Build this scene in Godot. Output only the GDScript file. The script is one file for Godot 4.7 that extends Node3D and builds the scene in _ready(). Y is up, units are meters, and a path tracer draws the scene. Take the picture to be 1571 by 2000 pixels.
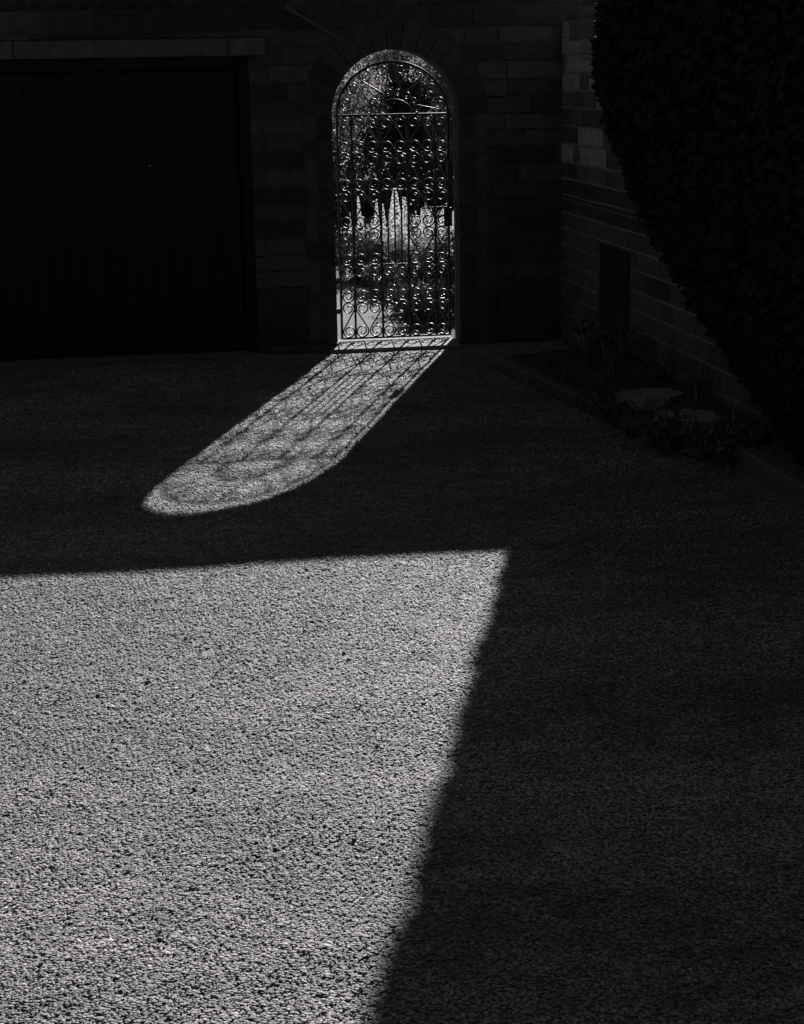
extends Node3D

const YAW := 0.15830          # the gate wall is turned a little from the lens
const GATE := Vector3(-0.016, 0.0, -14.148)
const SIDE := 1.30            # plane of the side wall, along the gate wall
const FRONT := 0.28           # front face of the gate wall
const OPEN_C := -0.025        # centre of the arched opening
const OPEN_R := 0.5
const SPRING := 1.815

var rng := RandomNumberGenerator.new()
var used := {}
var M := {}
var noise_ground := FastNoiseLite.new()
var noise_patch := FastNoiseLite.new()

# ------------------------------------------------------------------ helpers
func numbered(called: String) -> String:
	if not used.has(called):
		used[called] = 0
		return called
	used[called] += 1
	return "%s_%03d" % [called, used[called]]

func tag(o: Node, label: String, category: String, group := "") -> Node:
	o.set_meta("label", label)
	o.set_meta("category", category)
	if group != "":
		o.set_meta("group", group)
	return o

# a thing of the courtyard: its axes run along the gate wall (x), up (y) and out of it (z)
func thing(called: String, label: String, category: String, at := Vector3.ZERO, group := "", turn := 0.0) -> Node3D:
	var o := Node3D.new()
	o.name = numbered(called)
	add_child(o)
	o.rotation.y = YAW + turn
	o.position = W(at.x, at.y, at.z)
	tag(o, label, category, group)
	return o

func W(u: float, h: float, n: float) -> Vector3:
	return GATE + Vector3(cos(YAW), 0, -sin(YAW)) * u + Vector3(0, h, 0) + Vector3(sin(YAW), 0, cos(YAW)) * n

func un(p: Vector3) -> Vector2:
	var d := p - GATE
	return Vector2(d.x * cos(YAW) - d.z * sin(YAW), d.x * sin(YAW) + d.z * cos(YAW))

func part(called: String, mesh: Mesh, mat: Material, parent: Node, at := Vector3.ZERO) -> MeshInstance3D:
	var o := MeshInstance3D.new()
	o.name = called
	o.mesh = mesh
	o.material_override = null
	if mesh.get_surface_count() > 0:
		o.set_surface_override_material(0, mat)
	o.position = at
	parent.add_child(o, true)
	return o

func begin(smooth := false) -> SurfaceTool:
	var st := SurfaceTool.new()
	st.begin(Mesh.PRIMITIVE_TRIANGLES)
	st.set_smooth_group(0 if smooth else -1)
	return st

func finish(st: SurfaceTool) -> ArrayMesh:
	st.generate_normals()
	return st.commit()

# triangle whose front is on the side of "out"
func tri(st: SurfaceTool, a: Vector3, b: Vector3, c: Vector3, out: Vector3) -> void:
	if (b - a).cross(c - a).dot(out) > 0.0:
		var t := b
		b = c
		c = t
	st.add_vertex(a); st.add_vertex(b); st.add_vertex(c)

func quad(st: SurfaceTool, a: Vector3, b: Vector3, c: Vector3, d: Vector3, out: Vector3) -> void:
	tri(st, a, b, c, out)
	tri(st, a, c, d, out)

# a polygon in x, y pushed from z0 to z1, its front edge eased by "ease"
func extrude(st: SurfaceTool, poly: PackedVector2Array, z0: float, z1: float) -> void:
	var idx := Geometry2D.triangulate_polygon(poly)
	if idx.is_empty():
		print("no triangles ", poly)
	for i in range(0, idx.size(), 3):
		for z in [z0, z1]:
			tri(st, v3(poly[idx[i]], z), v3(poly[idx[i + 1]], z), v3(poly[idx[i + 2]], z), Vector3(0, 0, 1 if z == z1 else -1))
	var cw := Geometry2D.is_polygon_clockwise(poly)
	for i in poly.size():
		var a := poly[i]
		var b := poly[(i + 1) % poly.size()]
		var e := (b - a)
		var o := Vector3(e.y, -e.x, 0)
		if cw:
			o = -o
		quad(st, v3(a, z0), v3(b, z0), v3(b, z1), v3(a, z1), o)

func v3(p: Vector2, z: float) -> Vector3:
	return Vector3(p.x, p.y, z)

# a dressed block: box with eased, uneven front edges. Axes: width x, height y, depth z, front at z = d
func block(w: float, h: float, d: float, bev: float, rough: float) -> ArrayMesh:
	var st := begin()
	var j := func() -> float: return rng.randf_range(-rough, rough)
	var back := [Vector3(-w / 2, -h / 2, 0), Vector3(w / 2, -h / 2, 0), Vector3(w / 2, h / 2, 0), Vector3(-w / 2, h / 2, 0)]
	var mid := []
	var face := []
	var sx := [-1, 1, 1, -1]
	var sy := [-1, -1, 1, 1]
	for i in 4:
		mid.append(Vector3(sx[i] * (w / 2) + j.call() * 0.4, sy[i] * (h / 2) + j.call() * 0.4, d - bev))
		face.append(Vector3(sx[i] * (w / 2 - bev) + j.call(), sy[i] * (h / 2 - bev) + j.call(), d + j.call()))
	var c := Vector3(j.call() * 3.0, j.call() * 2.0, d + absf(j.call()) * 1.2)
	for i in 4:
		var k := (i + 1) % 4
		var out: Vector3 = ((mid[i] + mid[k]) / 2.0) * Vector3(1, 1, 0)
		quad(st, back[i], back[k], mid[k], mid[i], out)
		quad(st, mid[i], mid[k], face[k], face[i], out + Vector3(0, 0, 0.2))
		tri(st, face[i], face[k], c, Vector3(0, 0, 1))
	quad(st, back[0], back[1], back[2], back[3], Vector3(0, 0, -1))
	return finish(st)

func box(st: SurfaceTool, c: Vector3, s: Vector3, bev := 0.0) -> void:
	var h := s / 2.0
	if bev <= 0.0:
		var p := PackedVector2Array([Vector2(c.x - h.x, c.y - h.y), Vector2(c.x + h.x, c.y - h.y), Vector2(c.x + h.x, c.y + h.y), Vector2(c.x - h.x, c.y + h.y)])
		extrude(st, p, c.z - h.z, c.z + h.z)
		return
	# chamfered: 6 faces, 12 edge strips, 8 corners
	for ax in 3:
		for s1 in [-1.0, 1.0]:
			var n := Vector3.ZERO
			n[ax] = s1
			var a := (ax + 1) % 3
			var b := (ax + 2) % 3
			var q := []
			for k in [[-1, -1], [1, -1], [1, 1], [-1, 1]]:
				var p := Vector3.ZERO
				p[ax] = s1 * h[ax]
				p[a] = k[0] * (h[a] - bev)
				p[b] = k[1] * (h[b] - bev)
				q.append(c + p)
			quad(st, q[0], q[1], q[2], q[3], n)
			for s2 in [-1.0, 1.0]:
				# edge between face ax (s1) and face a (s2)
				var e := []
				for k in [[0, -1], [0, 1], [1, 1], [1, -1]]:
					var p := Vector3.ZERO
					p[ax] = s1 * (h[ax] - (bev if k[0] == 1 else 0.0))
					p[a] = s2 * (h[a] - (0.0 if k[0] == 1 else bev))
					p[b] = k[1] * (h[b] - bev)
					e.append(c + p)
				var o := Vector3.ZERO
				o[ax] = s1
				o[a] = s2
				quad(st, e[0], e[1], e[2], e[3], o)
	for k in 8:
		var sg := Vector3(1 if k & 1 else -1, 1 if k & 2 else -1, 1 if k & 4 else -1)
		tri(st, c + sg * Vector3(h.x, h.y - bev, h.z - bev), c + sg * Vector3(h.x - bev, h.y, h.z - bev), c + sg * Vector3(h.x - bev, h.y - bev, h.z), sg)

# a bar of flat section swept along a path in the x, y plane: a wide across, b deep along z
func sweep(st: SurfaceTool, path: PackedVector2Array, a: float, b: float, zc := 0.0, taper := 1.0) -> void:
	var n := path.size()
	var rings := []
	for i in n:
		var t := (path[mini(i + 1, n - 1)] - path[maxi(i - 1, 0)]).normalized()
		var s := Vector2(-t.y, t.x)
		var k := 1.0 if i < n * 0.8 else lerpf(1.0, taper, (i - n * 0.8) / (n * 0.2))
		var aa := a * k / 2.0
		var ring := []
		for q in 8:
			var an := TAU * (q + 0.5) / 8.0
			var p: Vector2 = path[i] + s * cos(an) * aa * 1.06
			ring.append(Vector3(p.x, p.y, zc + sin(an) * b * 0.53))
		rings.append(ring)
	for i in n - 1:
		var mid := v3((path[i] + path[i + 1]) / 2.0, zc)
		for q in 8:
			var r := (q + 1) % 8
			var cc: Vector3 = (rings[i][q] + rings[i][r] + rings[i + 1][q] + rings[i + 1][r]) / 4.0
			quad(st, rings[i][q], rings[i][r], rings[i + 1][r], rings[i + 1][q], cc - mid)
	st.set_smooth_group(-1)
	for i in [0, n - 1]:
		var c := v3(path[i], zc)
		var o := v3(path[i] - path[1 if i == 0 else n - 2], 0)
		for q in 8:
			tri(st, rings[i][q], rings[i][(q + 1) % 8], c, o)
	st.set_smooth_group(0)

func tube(st: SurfaceTool, pts: Array, r0: float, r1: float, sides := 6) -> void:
	var rings := []
	for i in pts.size():
		var t: Vector3 = (pts[mini(i + 1, pts.size() - 1)] - pts[maxi(i - 1, 0)]).normalized()
		var x := t.cross(Vector3(0.31, 0.2, 0.93)).normalized()
		var y := t.cross(x).normalized()
		var r := lerpf(r0, r1, float(i) / (pts.size() - 1))
		var ring := []
		for k in sides:
			var a := TAU * k / sides
			ring.append(pts[i] + (x * cos(a) + y * sin(a)) * r)
		rings.append(ring)
	for i in pts.size() - 1:
		for k in sides:
			var l := (k + 1) % sides
			var mid: Vector3 = (pts[i] + pts[i + 1]) / 2.0
			quad(st, rings[i][k], rings[i][l], rings[i + 1][l], rings[i + 1][k], (rings[i][k] + rings[i][l]) / 2.0 - mid + (rings[i + 1][k] - mid) * 0.5)

# ------------------------------------------------------------------ materials
func noise_tex(freq: float, lo: float, hi: float, type := FastNoiseLite.TYPE_SIMPLEX_SMOOTH, oct := 5, size := 512, sd := 1, tint := Vector3(1, 0.96, 1.0)) -> NoiseTexture2D:
	var n := FastNoiseLite.new()
	n.noise_type = type
	n.frequency = freq
	n.fractal_octaves = oct
	n.seed = sd
	var t := NoiseTexture2D.new()
	t.width = size
	t.height = size
	t.seamless = true
	t.noise = n
	var g := Gradient.new()
	g.set_color(0, Color(lo * tint.x, lo * tint.y, lo * tint.z).linear_to_srgb())
	g.set_color(1, Color(hi * tint.x, hi * tint.y, hi * tint.z).linear_to_srgb())
	t.color_ramp = g
	return t

func bump_tex(freq: float, strength: float, type := FastNoiseLite.TYPE_SIMPLEX_SMOOTH, sd := 7) -> NoiseTexture2D:
	var n := FastNoiseLite.new()
	n.noise_type = type
	n.frequency = freq
	n.fractal_octaves = 5
	n.seed = sd
	var t := NoiseTexture2D.new()
	t.width = 512
	t.height = 512
	t.seamless = true
	t.as_normal_map = true
	t.bump_strength = strength
	t.noise = n
	return t

func mat(tex: Texture2D, grey: float, rough: float, scale := 1.0, bump: Texture2D = null) -> StandardMaterial3D:
	var m := StandardMaterial3D.new()
	m.albedo_color = Color(grey, grey * 0.96, grey * 1.0).linear_to_srgb() if tex == null else Color(grey, grey, grey).linear_to_srgb()
	m.albedo_texture = tex
	m.roughness = rough
	m.uv1_triplanar = true
	m.uv1_world_triplanar = true
	m.uv1_scale = Vector3(scale, scale, scale)
	if bump:
		m.normal_enabled = true
		m.normal_texture = bump
		m.normal_scale = 1.0
	return m

func leaf_mat(grey: float, back: float, rough := 0.5) -> StandardMaterial3D:
	var m := StandardMaterial3D.new()
	m.albedo_color = Color(grey, grey, grey).linear_to_srgb()
	m.vertex_color_use_as_albedo = true
	m.roughness = rough
	m.cull_mode = BaseMaterial3D.CULL_DISABLED
	if back > 0.0:
		m.backlight_enabled = true
		m.backlight = Color(back, back, back).linear_to_srgb()
	return m

func make_materials() -> void:
	var stone_t := noise_tex(0.02, 0.55, 1.0, FastNoiseLite.TYPE_SIMPLEX_SMOOTH, 6, 512, 3)
	var stone_b := bump_tex(0.05, 6.0)
	for k in 6:
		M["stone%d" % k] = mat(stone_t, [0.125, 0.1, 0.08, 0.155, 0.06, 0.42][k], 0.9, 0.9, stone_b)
	M.dressed = mat(stone_t, 0.17, 0.88, 0.9, stone_b)
	M.mortar_pale = mat(noise_tex(0.03, 0.45, 1.0, FastNoiseLite.TYPE_SIMPLEX, 4, 256, 6), 0.3, 0.95, 0.8)
	M.mortar = mat(noise_tex(0.05, 0.6, 1.0, FastNoiseLite.TYPE_SIMPLEX, 4, 256, 5), 0.25, 0.95, 1.5, stone_b)
	M.mortar_dark = M.mortar.duplicate()
	M.mortar_dark.albedo_color = Color(0.13, 0.13, 0.13).linear_to_srgb()
	M.pale = mat(stone_t, 0.4, 0.85, 0.9, stone_b)
	M.sill = mat(stone_t, 0.3, 0.85, 1.3, stone_b)
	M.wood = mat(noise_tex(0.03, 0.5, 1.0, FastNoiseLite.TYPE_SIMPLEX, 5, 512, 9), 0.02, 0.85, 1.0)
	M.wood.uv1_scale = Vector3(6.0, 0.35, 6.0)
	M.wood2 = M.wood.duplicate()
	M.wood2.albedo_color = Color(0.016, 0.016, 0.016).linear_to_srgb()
	M.iron = StandardMaterial3D.new()
	M.iron.albedo_color = Color(0.03, 0.03, 0.03).linear_to_srgb()
	M.iron.roughness = 0.45
	M.iron.metallic_specular = 0.6
	M.knob = StandardMaterial3D.new()
	M.knob.albedo_color = Color(0.2, 0.2, 0.2).linear_to_srgb()
	M.knob.metallic = 1.0
	M.knob.roughness = 0.25
	M.ground = mat(noise_tex(0.12, 0.45, 1.0, FastNoiseLite.TYPE_CELLULAR, 3, 1024, 21), 0.27, 0.75, 2.2, bump_tex(0.12, 3.0, FastNoiseLite.TYPE_CELLULAR, 22))
	M.gravel = StandardMaterial3D.new()
	M.gravel.albedo_color = Color(1, 1, 1)
	M.gravel.vertex_color_use_as_albedo = true
	M.gravel.roughness = 0.75
	M.soil = mat(noise_tex(0.06, 0.4, 1.0, FastNoiseLite.TYPE_SIMPLEX, 5, 512, 31), 0.07, 0.95, 1.6, bump_tex(0.06, 10.0))
	M.path = mat(noise_tex(0.08, 0.55, 1.0, FastNoiseLite.TYPE_SIMPLEX, 5, 512, 33), 0.27, 0.95, 1.6, bump_tex(0.1, 6.0))
	M.bark = mat(noise_tex(0.06, 0.4, 1.0, FastNoiseLite.TYPE_SIMPLEX, 5, 256, 35), 0.1, 0.95, 2.0)
	M.roof = mat(null, 0.05, 0.8)
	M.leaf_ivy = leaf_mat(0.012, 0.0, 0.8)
	M.leaf_bed = leaf_mat(0.11, 0.08, 0.3)
	M.leaf_bright = leaf_mat(0.3, 0.95, 0.4)
	M.leaf_mid = leaf_mat(0.12, 0.18, 0.45)
	M.leaf_dark = leaf_mat(0.035, 0.01, 0.6)
	M.petal = leaf_mat(0.8, 0.5, 0.6)

# ------------------------------------------------------------------ small meshes
func leaf_mesh(length: float, width: float, fold: float) -> ArrayMesh:
	var st := begin()
	var a := Vector3(0, 0, 0)
	var t := Vector3(0, length, -fold * 0.6)
	for s in [-1.0, 1.0]:
		var m := Vector3(s * width / 2, length * 0.45, fold)
		tri(st, a, m, t, Vector3(0, 0, 1))
	return finish(st)

func strap_mesh(length: float, width: float, bend: float, seg := 5) -> ArrayMesh:
	var st := begin()
	var prev := []
	for i in seg + 1:
		var f := float(i) / seg
		var a := bend * f
		var p := Vector3(0, length * sin(clampf(a, 0.01, 3.0)) / maxf(bend, 0.05), length * (1.0 - cos(a)) / maxf(bend, 0.05))
		var w := width * (1.0 - f * f) * 0.5 + 0.0008
		var row := [p + Vector3(-w, 0, 0), p + Vector3(0, -w * 0.3, w * 0.3), p + Vector3(w, 0, 0)]
		if i > 0:
			quad(st, prev[0], prev[1], row[1], row[0], Vector3(0, 1, 0.4))
			quad(st, prev[1], prev[2], row[2], row[1], Vector3(0, 1, 0.4))
		prev = row
	return finish(st)

func copies(called: String, mesh: Mesh, material: Material, parent: Node, xs: Array, tones: PackedFloat32Array) -> MultiMeshInstance3D:
	var mm := MultiMesh.new()
	mm.transform_format = MultiMesh.TRANSFORM_3D
	mm.use_colors = true
	mm.mesh = mesh
	mm.instance_count = xs.size()
	for i in xs.size():
		mm.set_instance_transform(i, xs[i])
		mm.set_instance_color(i, Color(tones[i], tones[i] * 0.96, tones[i] * 1.0))
	var o := MultiMeshInstance3D.new()
	o.name = called
	o.multimesh = mm
	o.material_override = material
	o.set_meta("kind", "stuff")
	parent.add_child(o, true)
	return o

func any_turn() -> Basis:
	return Basis(Quaternion(Vector3(rng.randfn(), rng.randfn(), rng.randfn()).normalized(), rng.randf() * TAU))

# a crown of many leaves gathered in clumps
func crown(parent: Node, c: Vector3, r: Vector3, clumps: int, per: int, clump_r: float, leaf: Mesh, size: float, material: Material, lo := 0.5, hi := 1.3) -> void:
	var xs := []
	var tones := PackedFloat32Array()
	for k in clumps:
		var d := Vector3(rng.randfn(), rng.randfn(), rng.randfn()).normalized()
		var q := c + d * r * pow(rng.randf(), 0.28) * rng.randf_range(0.85, 1.08)
		var cr := clump_r * rng.randf_range(0.6, 1.3)
		var tone := rng.randf_range(lo, hi)
		for i in per:
			var e := Vector3(rng.randfn(), rng.randfn() * 0.7, rng.randfn()) * cr * 0.5
			var p := q + e
			if p.y < 0.02:
				p.y = 0.02 + rng.randf() * 0.05
			var s := size * rng.randf_range(0.6, 1.3)
			xs.append(Transform3D(any_turn().scaled(Vector3(s, s, s)), p))
			tones.append(tone * rng.randf_range(0.75, 1.25))
	copies("foliage", leaf, material, parent, xs, tones)

func stems(parent: Node, base: float, top: float, spread: float, count: int, r: float, called := "stem") -> void:
	for k in count:
		var st := begin(true)
		var a := rng.randf() * TAU
		var o := Vector3(cos(a), 0, sin(a)) * spread
		tube(st, [o * 0.15, Vector3(0, lerpf(base, top, 0.5), 0) + o * 0.5, Vector3(0, top, 0) + o], r, r * 0.35, 5)
		part(called, finish(st), M.bark, parent)

# ------------------------------------------------------------------ scene
func _ready() -> void:
	rng.seed = 20240611
	noise_ground.seed = 4
	noise_ground.frequency = 0.9
	noise_ground.fractal_octaves = 3
	noise_patch.seed = 8
	noise_patch.frequency = 0.55
	noise_patch.fractal_octaves = 4

	# camera
	var cam := Camera3D.new()
	cam.name = "camera"
	cam.fov = rad_to_deg(2.0 * atan(1000.0 / 3400.0))
	cam.near = 0.05
	cam.far = 400.0
	var p := deg_to_rad(14.22)
	var r := deg_to_rad(-0.98)
	var right := Vector3(1, 0, 0)
	var up := Vector3(0, cos(p), -sin(p))
	var back := Vector3(0, sin(p), cos(p))
	cam.transform = Transform3D(Basis(right * cos(r) + up * sin(r), up * cos(r) - right * sin(r), back), Vector3(0, 2.15, 0))
	add_child(cam)
	cam.current = true

	# sky, sun and exposure
	var sky_m := ProceduralSkyMaterial.new()
	sky_m.sky_top_color = Color(0.026, 0.0253, 0.0263).linear_to_srgb()
	sky_m.sky_horizon_color = Color(0.046, 0.0447, 0.0465).linear_to_srgb()
	sky_m.ground_bottom_color = Color(0.01, 0.01, 0.01).linear_to_srgb()
	sky_m.ground_horizon_color = Color(0.046, 0.0447, 0.0465).linear_to_srgb()
	sky_m.sky_curve = 0.15
	var env := Environment.new()
	env.background_mode = Environment.BG_SKY
	env.sky = Sky.new()
	env.sky.sky_material = sky_m
	env.tonemap_mode = Environment.TONE_MAPPER_LINEAR
	env.tonemap_exposure = 1.75
	env.sdfgi_enabled = true
	env.ssao_enabled = true
	env.ssil_enabled = true
	var we := WorldEnvironment.new()
	we.name = "environment"
	we.environment = env
	add_child(we)
	var sun := DirectionalLight3D.new()
	sun.name = "sun"
	var az := deg_to_rad(10.2)
	var el := deg_to_rad(22.0)
	var d := Vector3(-sin(az) * cos(el), -sin(el), cos(az) * cos(el))
	sun.basis = Basis.looking_at(d, Vector3.UP)
	sun.light_energy = 1.45
	sun.light_color = Color(1.0, 0.988, 0.995)
	sun.light_angular_distance = 0.5
	sun.shadow_enabled = true
	add_child(sun)

	make_materials()
	build_ground()
	build_gate_wall()
	build_side_wall()
	build_gate()
	build_bed()
	build_garden()
	build_gravel()

func ground_height(u: float, n: float) -> float:
	return noise_ground.get_noise_2d(u, n) * 0.010

func struct(o: Node) -> Node:
	o.set_meta("kind", "structure")
	return o

func build_ground() -> void:
	# one sheet to the horizon, finer in the yard
	var st := begin()
	var us := [-80.0, -30.0, -12.0]
	var u := -5.0
	while u <= 3.01:
		us.append(u)
		u += 0.1
	us.append_array([8.0, 30.0, 80.0])
	var ns := [-120.0, -40.0, -12.0, -0.3]
	var n := 0.0
	while n <= 11.61:
		ns.append(n)
		n += 0.1
	ns.append_array([20.0, 60.0, 120.0])
	var pt := func(a: float, b: float) -> Vector3:
		var h := 0.0
		if a > -5.0 and a < 3.0 and b > 0.3 and b < 11.5:
			h = ground_height(a, b)
		return W(a, h - 0.004, b)
	for i in us.size() - 1:
		for k in ns.size() - 1:
			quad(st, pt.call(us[i], ns[k]), pt.call(us[i + 1], ns[k]), pt.call(us[i + 1], ns[k + 1]), pt.call(us[i], ns[k + 1]), Vector3.UP)
	st.index()
	var o := part("ground", finish(st), M.ground, self)
	struct(o)

func in_bed(u: float, n: float) -> bool:
	return n > 1.0 and n < 6.6 and u > kerb_u(n) - 0.02

func kerb_u(n: float) -> float:
	if n > 4.9:
		return 1.05
	return 0.44 + 0.052 * n + 0.012 * n * n if n > 1.2 else 0.515 + (1.2 - n) * 2.5

func build_gravel() -> void:
	# loose chippings over the yard: one pebble, turned and stretched for every stone
	var st := begin(true)
	var pr := RandomNumberGenerator.new()
	pr.seed = 5
	var vs := [Vector3(0, 1, 0), Vector3(0, -1, 0)]
	for k in 5:
		var a := TAU * k / 5.0 + pr.randf_range(-0.2, 0.2)
		vs.append(Vector3(cos(a), pr.randf_range(-0.25, 0.35), sin(a)) * pr.randf_range(0.8, 1.1))
	for k in 5:
		var l := (k + 1) % 5
		tri(st, vs[0], vs[2 + k], vs[2 + l], vs[2 + k] + vs[2 + l] + vs[0])
		tri(st, vs[1], vs[2 + k], vs[2 + l], vs[2 + k] + vs[2 + l] + vs[1])
	var stone := finish(st)
	var rows := PackedFloat32Array()
	var count := 0
	var buf := PackedFloat32Array()
	var total := 420000
	buf.resize(total * 16)
	var at := 0
	while count < total:
		# thick underfoot, thinning evenly with distance
		var z := sqrt(rng.randf_range(3.2 * 3.2, 14.6 * 14.6))
		if rng.randf() > pow(minf(1.0, 4.6 / z), 1.5):
			continue
		var half := 0.245 * z + 0.35
		var x := rng.randf_range(-half, half)
		var q := un(Vector3(x, 0, -z))
		if q.y < 0.30 or q.x > 1.7 or in_bed(q.x, q.y):
			continue
		if q.y < 0.5 and q.x > -0.66 and q.x < 0.62:
			continue
		var patch := noise_patch.get_noise_2d(q.x * 0.7, q.y * 1.8) + 0.6 * noise_patch.get_noise_2d(q.x * 6.0 + 40.0, q.y * 11.0)
		if rng.randf() < -patch * 0.6:
			continue
		var s := rng.randf_range(0.0026, 0.0066) * (1.0 + 0.04 * maxf(z - 5.0, 0.0))
		if rng.randf() < 0.08:
			s *= rng.randf_range(1.2, 1.7)
		var tilt := Basis(Vector3(cos(rng.randf() * TAU), 0, sin(rng.randf() * TAU)).normalized(), rng.randfn() * 0.18) if rng.randf() < 0.95 else any_turn()
		var b := tilt * Basis(Vector3.UP, rng.randf() * TAU) * Basis.from_scale(Vector3(s * rng.randf_range(0.8, 1.5), s * rng.randf_range(0.2, 0.42), s * rng.randf_range(0.8, 1.2)))
		var h := ground_height(q.x, q.y) + s * rng.randf_range(-0.3, 0.05)
		var tone := clampf(0.265 + rng.randfn() * 0.1, 0.06, 0.52) * (1.0 + patch * 0.6)
		buf[at] = b.x.x; buf[at + 1] = b.y.x; buf[at + 2] = b.z.x; buf[at + 3] = x
		buf[at + 4] = b.x.y; buf[at + 5] = b.y.y; buf[at + 6] = b.z.y; buf[at + 7] = h
		buf[at + 8] = b.x.z; buf[at + 9] = b.y.z; buf[at + 10] = b.z.z; buf[at + 11] = -z
		buf[at + 12] = tone; buf[at + 13] = tone * 0.96; buf[at + 14] = tone * 1.01; buf[at + 15] = 1.0
		at += 16
		count += 1
	var mm := MultiMesh.new()
	mm.transform_format = MultiMesh.TRANSFORM_3D
	mm.use_colors = true
	mm.mesh = stone
	mm.instance_count = total
	mm.buffer = buf
	var o := MultiMeshInstance3D.new()
	o.name = "gravel"
	o.multimesh = mm
	o.material_override = M.gravel
	o.set_meta("kind", "stuff")
	o.set_meta("label", "pale loose gravel chippings covering the courtyard floor")
	o.set_meta("category", "gravel")
	add_child(o)

# stones of a wall face laid in courses between u0 and u1; holes are polygons left free
func lay(parent: Node, u0: float, u1: float, h0: float, h1: float, course: float, lmin: float, lmax: float, z0: float, z1: float, holes: Array, bev: float, tone_of: Callable) -> void:
	var h := h0
	var row := 0
	while h < h1 - 0.03:
		var ch := minf(course * rng.randf_range(0.94, 1.06), h1 - h)
		if h1 - h - ch < 0.05:
			ch = h1 - h
		var u := u0 - rng.randf_range(0.0, lmax * 0.6)
		while u < u1:
			var l := rng.randf_range(lmin, lmax)
			var a := maxf(u, u0)
			var b := minf(u + l, u1)
			u += l
			if u1 - u < lmin * 0.4 and u < u1:
				b = u1
				u = u1
			if b - a < 0.03:
				continue
			var g := 0.006
			var rect := PackedVector2Array([Vector2(a + g, h + g), Vector2(b - g, h + g), Vector2(b - g, h + ch - g), Vector2(a + g, h + ch - g)])
			var pieces := [rect]
			for hole in holes:
				var next := []
				for pc in pieces:
					next.append_array(Geometry2D.clip_polygons(pc, hole))
				pieces = next
			for pc in pieces:
				if Geometry2D.is_polygon_clockwise(pc) and pieces.size() > 1 and pc.size() < 3:
					continue
				var lo: Vector2 = pc[0]
				var hi: Vector2 = pc[0]
				var area := 0.0
				for i in pc.size():
					lo = lo.min(pc[i])
					hi = hi.max(pc[i])
					area += pc[i].cross(pc[(i + 1) % pc.size()]) / 2.0
				area = absf(area)
				if area < 0.0012:
					continue
				var sz := hi - lo
				var c := (lo + hi) / 2.0
				var m: Material = tone_of.call(c, row)
				var proud := rng.randf_range(-0.003, 0.004)
				if area > sz.x * sz.y * 0.97 and pc.size() == 4:
					part("stone_block", block(sz.x, sz.y, z1 - z0 + proud, bev, 0.003), m, parent, Vector3(c.x, c.y, z0))
				else:
					var q := PackedVector2Array()
					for v in pc:
						q.append(v - c)
					var st := begin()
					extrude(st, q, 0.0, z1 - z0 + proud)
					part("stone_block", finish(st), m, parent, Vector3(c.x, c.y, z0))
		h += ch
		row += 1

func arch_poly(r: float, y0: float, steps := 24) -> PackedVector2Array:
	var q := PackedVector2Array()
	q.append(Vector2(OPEN_C + r, y0))
	for i in steps + 1:
		var a := PI * i / steps
		q.append(Vector2(OPEN_C + cos(a) * r, SPRING + sin(a) * r * 1.0))
	q.append(Vector2(OPEN_C - r, y0))
	return q

func rect_poly(a: float, b: float, c: float, e: float) -> PackedVector2Array:
	return PackedVector2Array([Vector2(a, b), Vector2(c, b), Vector2(c, e), Vector2(a, e)])

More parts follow.
